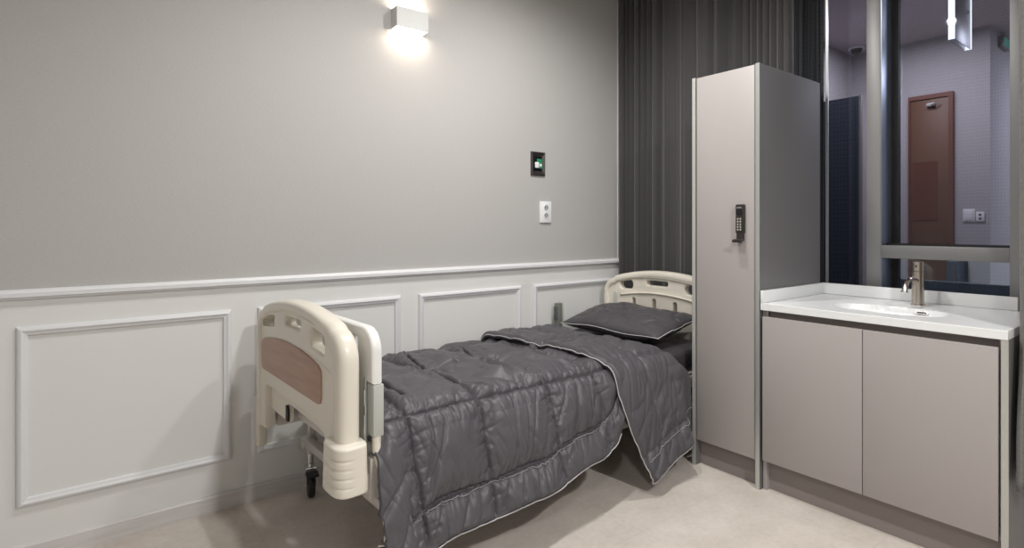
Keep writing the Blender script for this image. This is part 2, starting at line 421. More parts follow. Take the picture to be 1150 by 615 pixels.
# bunched grey curtain at the right edge, beside the sink cabinet
pth = []
for k in range(0, 120):
    t = k/119
    pth.append((-.45+.50*t, -2.196-.025*t+.017*math.sin(t*2*PI*5.5)))
def rc(u, v):
    i = u*(len(pth)-1); a = int(min(i, len(pth)-2)); t = i-a
    x = pth[a][0]*(1-t)+pth[a+1][0]*t; y = pth[a][1]*(1-t)+pth[a+1][1]*t
    z = .32+(CEIL-.35)*v
    x -= .055*smooth(.95, .45, z)*(1-u)
    x += .01*noise.noise(Vector((u*8, z*2, 3))); y += .004*noise.noise(Vector((u*8, z*2, 7)))
    return Vector((x, y, z))
o = mk('side_curtain', grid(rc, 240, 60), M['greycurtain'], None, 180)
s = o.modifiers.new('s', 'SOLIDIFY'); s.thickness = .004
tag(o, 'grey textured curtain gathered at the right edge beside the sink cabinet', 'curtain')

# ================================================================== WARDROBE
W0 = (-.505, -1.30, 0)
wd = empty('wardrobe', W0); tag(wd, 'tall narrow taupe wardrobe with silver edges and keypad lock', 'wardrobe')
H = 1.941
def wx(name, x0, x1, y0, y1, z0, z1, mat, bev=0.): return box(name, x0, x1, y0, y1, z0, z1, mat, wd, bev)
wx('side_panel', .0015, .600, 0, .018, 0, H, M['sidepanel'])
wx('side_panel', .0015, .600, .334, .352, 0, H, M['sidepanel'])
wx('edge_strip', -.0015, .0015, -.0005, .0185, 0, H+.0005, M['alu'])
wx('edge_strip', -.0015, .0015, .3335, .3525, 0, H+.0005, M['stile'])
wx('top_panel', .02, .600, .018, .334, H-.018, H, M['laminate'])
wx('back_panel', .585, .600, .018, .334, .1, H-.018, M['laminate'])
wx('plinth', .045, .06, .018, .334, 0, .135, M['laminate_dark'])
wx('bottom_panel', .02, .585, .018, .334, .128, .146, M['laminate'])
dr = wx('door', .001, .0195, .0235, .3285, .131, H-.003, M['laminate'], .0015)
wx('door_edge', -.0003, .001, .0225, .0245, .131, H-.003, M['alu'])
# keypad lock on the door
lk = empty('keypad_lock', (-.0, 0, 0)); lk.parent = dr
lkb = box('lock_body', -.021, .001, .066, .106, 1.165, 1.300, M['lock'], None, .004)
# make the lock body the sub-part itself (one joined mesh with keys as material slots)
bpy.data.objects.remove(lk)
lkb.name = 'keypad_lock'; lkb.parent = dr
me = lkb.data; bm = bmesh.new(); bm.from_mesh(me)
mats = [M['lock'], M['key'], M['glossblack'], M['chrome']]
for m_ in mats[1:]: me.materials.append(m_)
def addm(fn, idx):
    n0 = len(bm.faces); fn(); bm.faces.ensure_lookup_table()
    for f in bm.faces[n0:]: f.material_index = idx
addm(lambda: bx(bm, -.0235, -.020, .071, .101, 1.252, 1.276, .001), 2)
addm(lambda: bx(bm, -.0235, -.020, .074, .098, 1.281, 1.287, .001), 3)
for r_ in range(5):
    for c_ in range(2):
        addm(lambda: bx(bm, -.0225, -.020, .077+c_*.013, .084+c_*.013, 1.178+r_*.0125, 1.186+r_*.0125, .001), 1)
def lever():
    bx(bm, -.036, -.004, .066, .106, 1.131, 1.139, .003)
    bx(bm, -.020, -.002, .070, .102, 1.135, 1.168, .003)
    bx(bm, -.041, -.031, .066, .112, 1.122, 1.137, .003)
addm(lever, 0)
bm.to_mesh(me); bm.free()

# ================================================================== SINK CABINET
sk = empty('sink_cabinet', (-.505, -1.73, 0)); tag(sk, 'low two-door taupe base cabinet beneath the white washbasin top', 'cabinet')
def sx(name, x0, x1, y0, y1, z0, z1, mat, bev=0., par=sk): return box(name, x0+.505, x1+.505, y0+1.73, y1+1.73, z0, z1, mat, par, bev)
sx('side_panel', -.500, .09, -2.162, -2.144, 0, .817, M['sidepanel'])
sx('edge_strip', -.5035, -.500, -2.1625, -2.1435, 0, .817, M['stile'])
sx('side_panel', -.480, .09, -1.322, -1.304, 0, .817, M['laminate'])
sx('filler_strip', -.482, -.480, -1.330, -1.3215, .137, .817, M['stile'])
sx('filler_strip', -.482, -.472, -2.144, -2.136, .137, .817, M['stile'])
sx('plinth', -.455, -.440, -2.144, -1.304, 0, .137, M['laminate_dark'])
sx('bottom_panel', -.475, .08, -2.144, -1.322, .137, .152, M['laminate'])
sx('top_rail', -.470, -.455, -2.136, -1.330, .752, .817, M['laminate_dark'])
sx('back_panel', .075, .09, -2.144, -1.322, .152, .817, M['laminate'])
sx('door', -.505, -.487, -1.7215, -1.3135, .139, .790, M['laminate'], .0015)
sx('door', -.505, -.487, -2.136, -1.7245, .139, .790, M['laminate'], .0015)

# countertop with moulded basin
BCX, BCY, BHX, BHY = -.272, -1.735, .118, .207
def basin(x, y):
    q = (abs((x-BCX)/BHX)**2.6+abs((y-BCY)/BHY)**2.6)**(1/2.6)
    if q >= 1.0: return 0.
    return -.022*smooth(1.0, .975, q)-.108*smooth(.985, .45, q)
xs = [-.505+i*.0046 for i in range(0, 131)]; X1 = xs[-1]
ct = bmesh.new()
nx, ny = 180, 260; x0c, x1c, y0c, y1c = -.5035, .094, -2.160, -1.3065
V = []
for i in range(nx+1):
    row = []
    for j in range(ny+1):
        x = x0c+(x1c-x0c)*i/nx; y = y0c+(y1c-y0c)*j/ny
        row.append(ct.verts.new((x, y, .850+basin(x, y))))
    V.append(row)
for i in range(nx):
    for j in range(ny): ct.faces.new((V[i][j], V[i+1][j], V[i+1][j+1], V[i][j+1]))
# slab underside + edges (skirt)
def ring():
    R = [V[i][0] for i in range(nx+1)]+[V[nx][j] for j in range(1, ny+1)]+[V[i][ny] for i in range(nx-1, -1, -1)]+[V[0][j] for j in range(ny-1, 0, -1)]
    return R
R = ring()
def off(R, d, z):
    out = []
    for v in R:
        x, y = v.co.x, v.co.y
        x = x0c-d if abs(x-x0c) < 1e-6 else (x1c+d if abs(x-x1c) < 1e-6 else x)
        y = y0c-d if abs(y-y0c) < 1e-6 else (y1c+d if abs(y-y1c) < 1e-6 else y)
        out.append(ct.verts.new((x, y, z)))
    return out
A = off(R, .0015, .8485); B = off(R, .0015, .8195); Cc = off(R, 0, .818)
for P, Q in ((R, A), (A, B), (B, Cc)):
    for k in range(len(R)): ct.faces.new((P[k], P[(k+1) % len(R)], Q[(k+1) % len(R)], Q[k]))
top = empty('washbasin_top', (-.505, -1.73, .818)); tag(top, 'white solid-surface countertop with moulded oval basin on the taupe cabinet', 'countertop')
for v in ct.verts: v.co -= Vector((-.505, -1.73, .818))
mk('counter_slab', ct, M['solid'], top, 40)
def tx(name, x0, x1, y0, y1, z0, z1, mat, bev=0.): return box(name, x0+.505, x1+.505, y0+1.73, y1+1.73, z0-.818, z1-.818, mat, top, bev)
tx('backsplash', .094, .112, -2.075, -1.3035, .851, .906, M['solid'], .0015)
tx('side_splash', -.503, .0935, -1.3185, -1.3035, .8505, .906, M['solid'], .0015)
bm = bmesh.new(); bx(bm, -.0015, .002, -.023, .023, -.006, .006, .0015)
o = mk('overflow_ring', bm, M['chrome'], top); o.location = (-.169+.505, -1.822+1.73, .838-.818); o.rotation_euler = (0, .55, 0)
bm = bmesh.new(); bx(bm, -.0025, .001, -.018, .018, -.003, .003, .0008)
o2 = mk('overflow_slot', bm, M['black'], top); o2.location = (-.170+.505, -1.822+1.73, .838-.818); o2.rotation_euler = (0, .55, 0)
bm = bmesh.new(); cyl(bm, (BCX+.505, BCY+1.73, .7205-.818), (BCX+.505, BCY+1.73, .7245-.818), .03, .028, 32); mk('drain', bm, M['chrome'], top, 40)

# faucet
fc = empty('faucet', (-.012, -1.762, .850)); tag(fc, 'brushed nickel single-hole faucet with short curved spout on the white countertop', 'faucet')
bm = bmesh.new(); cyl(bm, (0, 0, 0), (0, 0, .006), .027, .0265, 40); cyl(bm, (0, 0, .006), (0, 0, .148), .0235, .0235, 40); mk('body', bm, M['nickel'], fc, 40)
bm = bmesh.new(); cyl(bm, (0, 0, .150), (0, 0, .188), .0232, .0232, 40); cyl(bm, (0, 0, .188), (0, 0, .190), .0232, .0215, 40); mk('handle', bm, M['nickel'], fc, 40)
bm = bmesh.new(); cyl(bm, (-.022, 0, .172), (-.025, 0, .172), .004, n=14); mk('handle_mark', bm, M['black'], fc)
bm = bmesh.new()
sp = [(-.015, 0, .108), (-.040, 0, .114), (-.070, 0, .119), (-.098, 0, .119), (-.122, 0, .113), (-.142, 0, .101), (-.155, 0, .085), (-.161, 0, .068)]
tube(bm, sp, .0105, 18); mk('spout', bm, M['nickel'], fc, 60)
e = Vector(sp[-1]); d_ = (Vector(sp[-1])-Vector(sp[-2])).normalized()
bm = bmesh.new(); cyl(bm, e-d_*.004, e+d_*.003, .0135, n=24); mk('aerator', bm, M['chrome'], fc, 40)

# ================================================================== WALL DEVICES
p = empty('nurse_call_switch', (-.728, 0, 1.580)); tag(p, 'black framed nurse-call wall switch with green and white face above the outlet', 'wall switch')
bm = bmesh.new()   # bevelled frame ring
def ringf(bm, a, b):
    n = len(a)
    for k in range(n): bm.faces.new((a[k], a[(k+1) % n], b[(k+1) % n], b[k]))
def rect(bm, hw, hh, y, zc=0): return [bm.verts.new((sx_*hw, y, zc+sz_*hh)) for sx_, sz_ in ((-1, -1), (1, -1), (1, 1), (-1, 1))]
a0 = rect(bm, .055, .072, 0); a1 = rect(bm, .055, .072, -.010); a2 = rect(bm, .050, .066, -.014); a3 = rect(bm, .032, .044, -.004)
ringf(bm, a0, a1); ringf(bm, a1, a2); ringf(bm, a2, a3); bm.faces.new(a3)
mk('bevelled_frame', bm, M['darkframe'], p)
box('backing', -.032, .032, -.006, -.004, -.044, .044, M['glossblack'], p)
box('green_label', -.010, .028, -.010, -.006, .010, .030, M['green'], p, .001)
box('white_button', -.026, .004, -.012, -.006, -.026, .010, M['white'], p, .002)
bm = bmesh.new(); bx(bm, .004, .030, -.0105, -.006, -.028, .010, .001); mk('green_button', bm, M['green'], p)
bm = bmesh.new(); cyl(bm, (.016, -.0105, -.008), (.016, -.0125, -.008), .009, n=20); mk('button_ring', bm, M['white'], p, 40)

p = empty('power_outlet', (-.668, 0, 1.285)); tag(p, 'white double socket plate on the wallpaper above the chair rail', 'outlet')
box('plate', -.046, .046, -.012, 0, -.066, .066, M['white'], p, .004)
for s in (-1, 1):
    bm = bmesh.new()
    # recessed-look round socket: raised ring with dark disc and two holes
    cyl(bm, (0, -.012, s*.024+.004), (0, -.0145, s*.024+.004), .021, .020, 32); sk2 = mk('socket', bm, M['white'], p, 40)
    bm = bmesh.new(); cyl(bm, (0, -.0146, s*.024+.004), (0, -.0150, s*.024+.004), .0165, .0165, 32); mk('socket_recess', bm, new_mat('socket_shadow_grey', (.40, .41, .43), .6), sk2)
    bm = bmesh.new()
    for q in (-1, 1): cyl(bm, (q*.008, -.0149, s*.024+.004), (q*.008, -.0156, s*.024+.004), .0034, n=12)
    mk('pin_holes', bm, M['hole'], sk2)

# sconce
SX, SY = -1.612, 0
p = empty('wall_sconce', (SX, 0, 2.25)); tag(p, 'small white rectangular up-and-down wall light glowing warm on the wallpaper', 'wall light')
bm = bmesh.new()
hw, dp, hh = .089, .068, .050
bx(bm, -hw, hw, -dp, -dp+.004, -hh, hh); bx(bm, -hw, -hw+.004, -dp+.004, 0, -hh, hh); bx(bm, hw-.004, hw, -dp+.004, 0, -hh, hh); bx(bm, -hw+.004, hw-.004, -.006, 0, -hh, hh)
mk('housing', bm, new_mat('sconce_grey_white', (.58, .58, .57), .5), p)
box('diffuser', -hw+.004, hw-.004, -dp+.004, -.006, -hh+.002, -hh+.006, M['warmglow'], p)
box('diffuser', -hw+.004, hw-.004, -dp+.004, -.006, hh-.006, hh-.002, M['warmglow'], p)

# ================================================================== BED
BO = (-2.3335, -1.0093, 0); BR = math.radians(2.2)
bed = empty('hospital_bed', BO, BR); tag(bed, 'cream plastic hospital bed with arched end boards standing along the wainscot', 'bed')
Y0, Y1 = .018, .902; YC = .462
def arch(y): return .927-.36*(y-.44)**2
def outline(inset=0., zb0=.50, zb1=.36, n=60, rc=.085, y0=Y0, y1=Y1, dz=0.):
    """open path from near bottom over the arch to far bottom"""
    pts = [(y0+inset, zb0)]
    m = 8
    for k in range(1, m): pts.append((y0+inset, zb0+(arch(y0)-rc-zb0)*k/m))
    # near corner (superelliptic), arch, far corner
    ys = []
    for k in range(n+1):
        t = k/n; y = y0+(y1-y0)*t
        d = min(y-y0, y1-y); z = arch(y)+dz
        R_ = rc
        if d < R_: z -= R_*(1-math.sqrt(max(0, 1-((R_-d)/R_)**2)))
        yi = y0+inset+(y1-y0-2*inset)*t
        pts.append((yi, z-inset))
    for k in range(1, m): pts.append((y1-inset, arch(y1)-rc-(arch(y1)-rc-zb1)*k/m))
    pts.append((y1-inset, zb1))
    # re-sample corners densely
    out = [pts[0]]
    for q in pts[1:]:
        if (Vector(q)-Vector(out[-1])).length > 1e-4: out.append(q)
    return out
def dense_outline(inset, zb0, zb1, y0=Y0, y1=Y1, rc=.085, dz=0.):
    """uniform-ish arc sampling with proper rounded corners"""
    pts = []
    zc = arch(y0)+dz-rc
    for k in range(9): pts.append((y0+inset, zb0+(zc-zb0)*k/8))
    for k in range(1, 9):
        a = PI-PI/2*k/8; pts.append((y0+rc+(rc-inset)*math.cos(a), zc+.18*rc*(k/8)+(rc-inset)*math.sin(a)))
    for k in range(1, 41):
        y = y0+rc+(y1-y0-2*rc)*k/41; pts.append((y, arch(y)+dz-inset))
    zc2 = arch(y1)+dz-rc
    for k in range(0, 9):
        a = PI/2-PI/2*k/8; pts.append((y1-rc+(rc-inset)*math.cos(a), zc2+.18*rc*(1-k/8)+(rc-inset)*math.sin(a)))
    for k in range(1, 9): pts.append((y1-inset, zc2-(zc2-zb1)*k/8))
    return pts

def board(name, wide_rim, lower):
    bm = bmesh.new()
    # rim : thick rounded tube along the outline
    path = dense_outline(0, .50 if lower else .30, .37 if lower else .30)
    n_ = len(path); cen = Vector((.45, .60)); wl = []; cp = []
    for k, (y, z) in enumerate(path):
        a = path[max(k-1, 0)]; b = path[min(k+1, n_-1)]; t = Vector((b[0]-a[0], b[1]-a[1])).normalized(); nr = Vector((t.y, -t.x))
        wd_ = .040-.018*smooth(.02, .30, y)
        if not lower: wd_ = .024
        wl.append(wd_); cp.append((y+nr.x*wd_, z+nr.y*wd_))
    sweep_plane(bm, cp, wl, .035, 28, 2.7, .036)
    # inner field with three hand holes
    loop = dense_outline(.030, .50 if lower else .30, .40 if lower else .30)
    zlow = .555 if lower else .30
    if lower:
        # closing path along the bottom: leg, arched opening, leg
        bot = [(Y1-.035, .37), (.815, .37), (.812, .50)]
        for k in range(7):
            a = math.radians(0+90*k/6); bot.append((.772+.04*math.cos(a), .515+.04*math.sin(a)))
        for k in range(7):
            a = math.radians(90+90*k/6); bot.append((.225+.055*math.cos(a), .500+.055*math.sin(a)))
        bot += [(.165, .44), (.03, .44)]
        loop = [q for q in loop if q[1] > .50]+bot
    holes = [rrect(.672, .845, .788, .850, .018, skew=-.10), rrect(.390, .565, .828, .866, .017), rrect(.172, .300, .785, .852, .020, skew=.14)]
    if not lower:
        holes = [rrect(.655, .765, .800, .858, .026, skew=-.02), rrect(.385, .545, .835, .866, .015), rrect(.155, .265, .800, .858, .026, skew=.02)]
        for yc in (.650, .490, .335, .20):
            holes.append([(yc+.013*math.cos(a), (.742 if abs(yc-.45) < .1 else .735)+.013*math.sin(a)) for a in [PI*k/8 for k in range(9)]]+[(yc-.013, .63), (yc+.013, .63)])
    hb = plate_bm([loop]+holes, .046, .007, .034)
    merge(bm, hb)
    o = mk(name, bm, M['plastic'], bed, 42)
    return o
fb = board('footboard', True, True)
# curved groove bands round the holes and panels (raised ribs)
def rib(name, fn, x, par, mat=None, r=.005, n=40, ya=.12, yb=.85):
    bm = bmesh.new(); tube(bm, [(x, ya+(yb-ya)*k/n, fn(ya+(yb-ya)*k/n)) for k in range(n+1)], r*.6, 8)
    return mk(name, bm, mat or M['plastic'], par, 180)
rib('upper_rib', lambda y: arch(y)-.047, .012, fb)
rib('lower_rib', lambda y: arch(y)-.157+.03*abs(y-.47)**2, .012, fb)
# wood-grain inlay
top_ = [(.193, .728), (.215, .742), (.269, .752), (.34, .762), (.408, .767), (.49, .771), (.569, .769), (.65, .764), (.729, .755), (.80, .744), (.832, .730)]
lo_ = [(.838, .712), (.838, .640), (.830, .622), (.812, .616), (.215, .616), (.198, .622), (.190, .640), (.190, .712)]
bm = plate_bm([top_+lo_], .008, .002, .009)
mk('wood_inlay', bm, M['wood'], fb, 40)
# recessed lower apron seen inside the arch
bm = plate_bm([[(.165, .46), (.165, .57), (.82, .57), (.82, .448), (.60, .448), (.593, .465), (.588, .515), (.56, .518), (.30, .515), (.20, .50)]], .02, .004, .046)
mk('apron', bm, M['plastic'], fb, 40)
bm = plate_bm([[(.575, .50), (.575, .458), (.597, .458), (.597, .515), (.588, .518)]], .01, .001, .03); mk('apron_slot', bm, M['black'], fb)

# bumpers
def bumper(name, cx, cy, rx, ry, z0, z1, a_mid, grooves=True):
    bm = bmesh.new(); NA, NZ = 64, 60; rings = []
    for j in range(NZ+1):
        v = j/NZ; z = z0+(z1-z0)*v; ring = []
        eb = min(v, 1-v)*(z1-z0); sh = .007*(1-min(1, eb/.007))**2
        for k in range(NA):
            a = 2*PI*k/NA; c, s = math.cos(a), math.sin(a)
            e = 3.2; x = math.copysign(abs(c)**(2/e), c); y = math.copysign(abs(s)**(2/e), s)
            g = 0.
            da = abs((a-a_mid+PI) % (2*PI)-PI)
            if grooves and da < 1.0:
                for gz in (.16, .34, .52, .70):
                    gg = z0+(z1-z0)*(gz+.04); g += .0042*math.exp(-((z-gg)/.0032)**2)*smooth(1.0, .85, da)
            tp = 1-.05*v
            ring.append(bm.verts.new((cx+x*(rx*tp-sh-g), cy+y*(ry*tp-sh-g), z+(.016*math.cos(a-a_mid)*(v-.5) if 0 else 0))))
        rings.append(ring)
    for j in range(NZ):
        for k in range(NA): bm.faces.new((rings[j][k], rings[j][(k+1) % NA], rings[j+1][(k+1) % NA], rings[j+1][k]))
    bm.faces.new(rings[0]); bm.faces.new(rings[-1])
    return mk(name, bm, M['whiteplastic'] if 0 else M['plastic'], fb, 50)
bumper('corner_bumper', .030, .052, .056, .076, .392, .540, PI*1.17)
bumper('corner_bumper', .035, .952, .022, .026, .255, .47, PI, False)

# headboard
hb_ = board('headboard', True, False)
hb_.location = (2.168+.07, 0, 0); hb_.scale = (-1, 1, 1)
for v in hb_.data.vertices: pass
# move to real coordinates (no negative scale left behind)
for v in hb_.data.vertices:
    x, y, z = v.co; v.co = (2.150+.07-x, .018+(y-.018)*(.862-.018)/(.902-.018), z)
hb_.location = (0, 0, 0); hb_.scale = (1, 1, 1); hb_.data.flip_normals()
def hrib(name, fn, ya, yb, r=.006):
    bm = bmesh.new(); tube(bm, [(2.158, ya+(yb-ya)*k/40, fn(ya+(yb-ya)*k/40)) for k in range(41)], r, 8); return mk(name, bm, M['plastic'], hb_, 180)
hrib('upper_rib', lambda y: arch(y)-.040, .08, .79)
hrib('lower_rib', lambda y: arch(y)-.138-.10*max(0, abs(y-.44)-.27), .06, .72)
box('side_clip', 2.148, 2.166, .748, .768, .66, .775, M['greyplastic'], hb_, .004)

# steel frame
def bb(name, x0, x1, y0, y1, z0, z1, mat, bev=.004, par=bed): return box(name, x0, x1, y0, y1, z0, z1, mat, par, bev)
bb('side_rail', .07, 2.15, .045, .075, .36, .42, M['steelpaint'])
bb('side_rail', .07, 2.15, .835, .865, .36, .42, M['steelpaint'])
bb('cross_beam', .074, .104, .08, .83, .455, .512, M['steelpaint'])
bb('mattress_deck', .16, 2.13, .05, .86, .42, .438, M['steelpaint'])
bb('base_beam', .19, .225, .03, .87, .235, .270, M['steelpaint'])
bb('base_beam', 1.90, 1.935, .06, .84, .235, .270, M['steelpaint'])
bb('base_rail', .225, 1.90, .10, .14, .24, .275, M['steelpaint'])
bb('base_rail', .225, 1.90, .76, .80, .24, .275, M['steelpaint'])
for x in (.55, 1.6):
    for y in (.12, .78): bb('lift_arm', x-.02, x+.02, y-.015, y+.015, .27, .40, M['steelpaint'])
def caster(x, y, rot):
    c = empty('caster', (x, y, 0), rot); c.parent = bed
    bm = bmesh.new(); tube(bm, [(0, 0, 0)], .01) if 0 else None
    # tyre as torus-like lathe, axis along local y
    prof = [(.030, -.013), (.045, -.014), (.0515, -.010), (.053, 0), (.0515, .010), (.045, .014), (.030, .013)]
    rings = []
    for k in range(40):
        a = 2*PI*k/40; rings.append([bm.verts.new((r*math.cos(a), w, .053+r*math.sin(a))) for r, w in prof])
    for k in range(40):
        A_, B_ = rings[k], rings[(k+1) % 40]
        for i in range(len(prof)-1): bm.faces.new((A_[i], A_[i+1], B_[i+1], B_[i]))
    mk('tyre', bm, M['black'], c, 60)
    bm = bmesh.new(); cyl(bm, (0, -.012, .053), (0, .012, .053), .031, n=32); mk('hub', bm, M['black'], c, 40)
    bm = bmesh.new()
    for s in (-1, 1): bx(bm, -.018, .022, s*.020-.002, s*.020+.002, .050, .128, .001)
    bx(bm, -.022, .034, -.023, .023, .124, .136, .002); cyl(bm, (.012, 0, .134), (.012, 0, .190), .014, n=20); cyl(bm, (0, -.026, .053), (0, .026, .053), .006, n=14)
    mk('fork', bm, M['chrome'], c, 40)
    bm = bmesh.new(); bx(bm, -.068, -.015, -.026, .026, .108, .122, .004); mk('brake_pedal', bm, M['black'], c, 40)
    bm = bmesh.new(); cyl(bm, (.012, 0, .189), (.012, 0, .236), .017, n=20); mk('stem', bm, M['steelpaint'], c, 40)
    return c
bb('caster_post', .215, .245, .865, .895, .22, .43, M['steelpaint'])
bb('base_foot', .185, .25, .86, .90, .225, .262, M['steelpaint'])
c0 = caster(.225, .880, 1.35)
def copy_tree(o, parent=None):
    c = o.copy(); COL.objects.link(c); c.parent = parent
    for ch in list(o.children): copy_tree(ch, c)
    return c
for x, y, r in ((.205, .12, .8), (1.915, .14, 1.9), (1.915, .78, -.4)):
    c = copy_tree(c0, bed); c.location = (x, y, 0); c.rotation_euler = (0, 0, r)

# meal-table board stowed upright just inside the footboard, with its grey bracket
loop = []
ty0, ty1, tz0, tz1 = .016, .87, .46, .878
loop = [(ty0, .705)]+[(ty0+.075-.075*math.cos(PI/2*k/8), tz1-.075+.075*math.sin(PI/2*k/8)) for k in range(9)]+[(ty1-.075+.075*math.sin(PI/2*k/8), tz1-.075+.075*math.cos(PI/2*k/8)) for k in range(9)]+[(ty1, tz0), (.075, tz0), (.075, .705)]
bm = plate_bm([loop, rrect(.125, .205, .795, .838, .016)], .036, .009, .120)
mk('stowed_table_board', bm, M['whiteplastic'], bed, 42)
bm = bmesh.new(); bx(bm, .106, .142, .014, .060, .540, .703, .004)
bkt = mk('table_bracket', bm, M['greyplastic'], bed, 42)
bm = bmesh.new(); bx(bm, .098, .106, .058, .072, .50, .72, .002); bx(bm, .094, .100, .056, .068, .53, .60, .002); bx(bm, .094, .100, .056, .068, .63, .68, .002)
mk('bracket_hinge', bm, M['alu'], bkt, 42)
bm = bmesh.new(); tube(bm, [(.124, .03, .55), (.122, .028, .50), (.128, .020, .455), (.142, .010, .425), (.160, .005, .405)], [.014, .014, .013, .012, .011], 14)
mk('curved_arm', bm, M['plastic'], bed, 60)
bm = bmesh.new(); cyl(bm, (.160, -.012, .350), (.160, .018, .350), .011, n=16); mk('lock_pin', bm, M['chrome'], bed, 40)
bb('corner_gusset', .104, .150, .03, .070, .34, .47, M['steelpaint'])

# far-side rail grip rising between mattress and wall
hs = bb('rail_grip', 1.745, 1.782, .868, .905, .43, .722, M['handset'], .004)
hs['label'] = 'grey-green ribbed grip rising at the wall side of the bed'
bb('grip_cover', 1.780, 1.790, .866, .907, .60, .726, M['greyplastic'], .003, hs)
bb('grip_plate', 1.738, 1.746, .872, .901, .62, .700, M['hole'], .002, hs)

# ---------------- mattress
bm = bmesh.new(); bx(bm, .165, 2.125, .055, .845, .439, .560, .03, 4)
mt = mk('mattress', bm, M['sheet'], None, 60); mt.location = BO; mt.rotation_euler = (0, 0, BR)
tag(mt, 'dark-sheeted mattress under the charcoal comforter on the bed', 'mattress')

# ================================================================== COMFORTER
def Tz(x): return lerp_tab([(.1, .580), (.4, .583), (.8, .578), (1.2, .576), (1.5, .578), (1.8, .572), (2.1, .57)], x)
HEM = [(.10, .155), (.25, .175), (.45, .165), (.75, .185), (.95, .215), (1.12, .235), (1.22, .262), (1.26, .31), (1.285, .40), (1.31, .46), (1.8, .47)]
def profile(x, zh, yh, off=0., n=200, zfar=.27, flare=0.):
    """polyline across the bed from the far hem to the near hem; returns list of (y, z, ny, nz, s) ; s = arclength from the near crest, + downwards"""
    T = Tz(x); r = .075; P = []
    yn = .030  # near side face of the bed at the crest
    P.append((.880, zfar)); P.append((.880, T-r-.01))
    for k in range(1, 9):
        a = PI/2*k/8; P.append((.880-r+r*math.cos(a), T-r+r*math.sin(a)))
    for k in range(1, 24):
        t = k/24; y = .805+(yn+r-.805)*t; P.append((y, T+.012*math.sin(PI*t)))
    for k in range(0, 11):
        a = PI/2+PI/2*k/10*.93; P.append((yn+r+r*math.cos(a), T-r+r*math.sin(a)))
    ys, zs = P[-1]
    for k in range(1, 21):
        t = k/20; P.append((ys+(yh-ys)*(t**.85), zs+(zh-zs)*t))
    # resample
    L = [0.]
    for a, b in zip(P, P[1:]): L.append(L[-1]+math.hypot(b[0]-a[0], b[1]-a[1]))
    crest = None
    for (y, z), l in zip(P, L):
        if y < .075 and crest is None: crest = l
    out = []; j = 0; tot = L[-1]
    for k in range(n+1):
        l = tot*k/n
        while j < len(L)-2 and L[j+1] < l: j += 1
        t = (l-L[j])/max(1e-9, L[j+1]-L[j]); y = P[j][0]*(1-t)+P[j+1][0]*t; z = P[j][1]*(1-t)+P[j+1][1]*t
        out.append([y, z, 0, 0, l-crest, tot-l])
    for k in range(n+1):
        a = out[max(k-2, 0)]; b = out[min(k+2, n)]; dy, dz_ = b[0]-a[0], b[1]-a[1]; m = math.hypot(dy, dz_)
        out[k][2] = dz_/m; out[k][3] = -dy/m
    return out
def nz3(x, y, z): return noise.noise(Vector((x, y, z)))
def ridge(x, y, z): return (1-min(1, abs(nz3(x, y, z))*2.6))**2.2
def seam_line(d, w): return math.exp(-(d/w)**2)
CRE = [[(.60, .70), (.575, .60), (.545, .40), (.565, .22), (.62, .12)], [(.92, .72), (.845, .53), (.90, .41), (1.02, .43), (1.16, .49)], [(.835, .335), (.85, .20), (.88, .12)], [(.29, .36), (.295, .17)], [(.70, .52), (.78, .36), (.76, .22)], [(1.02, .30), (1.10, .20)]]
def crease(x, s):
    y = .075-s; best = 9.
    for L in CRE:
        for (x0, y0_), (x1, y1_) in zip(L, L[1:]):
            dx, dy = x1-x0, y1_-y0_; t = max(0, min(1, ((x-x0)*dx+(y-y0_)*dy)/(dx*dx+dy*dy)))
            d = (x-x0-t*dx)*(-dy if abs(dy) > abs(dx) else dx); dd = math.hypot(x-x0-t*dx, y-y0_-t*dy)
            side_ = 1 if (x-x0-t*dx)*dy-(y-y0_-t*dy)*dx > 0 else -1
            if dd < abs(best): best = dd*side_
    b = best
    return -.034*math.exp(-(b/.0075)**2)+.018*math.exp(-((b-.030)/.028)**2)
XS = [.245, .545, .875, 1.165, 1.46]
def quilt(x, s, dh, body=True):
    """height above the base surface"""
    wx_ = x+.014*nz3(x*3, s*4, 2)+.010*nz3(x*9, s*9, 4)
    ws = s+.012*nz3(x*5, s*4, 7)
    d = []
    for q in XS:
        dd = abs(wx_-(q+.02*(s < 0)*max(-1, s)*2)); d.append(dd)
    d.append(abs(ws-.01)); d.append(abs(ws+.375)); d.append(abs(ws+.70))
    if x > .2: d.append(abs(dh-.125+.006*nz3(x*6, 1, 1)))
    else: d.append(.1)
    m = min(d)
    puff = .030*(1-math.exp(-(m/.055)**1.2))
    seam = -.012*math.exp(-(m/.0065)**2)
    mh = min(abs(ws-.01), abs(dh-.125) if x > .2 else 1); mv = min(d[:5])
    pin = -.009*math.exp(-(mh/.055)**2)*ridge(x*24+s*4, s*3.5, 60)**1.4-.006*math.exp(-(mv/.05)**2)*ridge(x*4, s*20+x*5, 61)**1.4
    pucker = pin+.004*math.exp(-(m/.035)**2)*nz3(x*55, s*55, 3)
    side = smooth(-.05, .08, s)
    # hanging wrinkles on the side; crumples on top
    v1 = ridge(x*13+s*4.0+1.2*nz3(x*3, s*3, 8), s*2.4+3, 1)
    v2 = ridge(x*22-s*7, s*5, 6)
    w_side = -.011*v1**1.6*smooth(.0, .05, m)-.003*v2**1.5+.006*nz3(x*6, s*2.5, 44)
    t1 = ridge(x*3.4+1.5*nz3(x*2, s*3, 3), s*4.2+1.3*nz3(x*3, s*2, 5), 4)
    t2 = ridge(x*9+2*nz3(x*3, s*3, 3), s*6, 14)
    w_top = -.011*t1-.007*t2+.010*nz3(x*4, s*5, 21)+crease(x, s)
    return puff+seam+pucker+w_side*side+w_top*(1-side)+.004*nz3(x*18, s*18, 30)

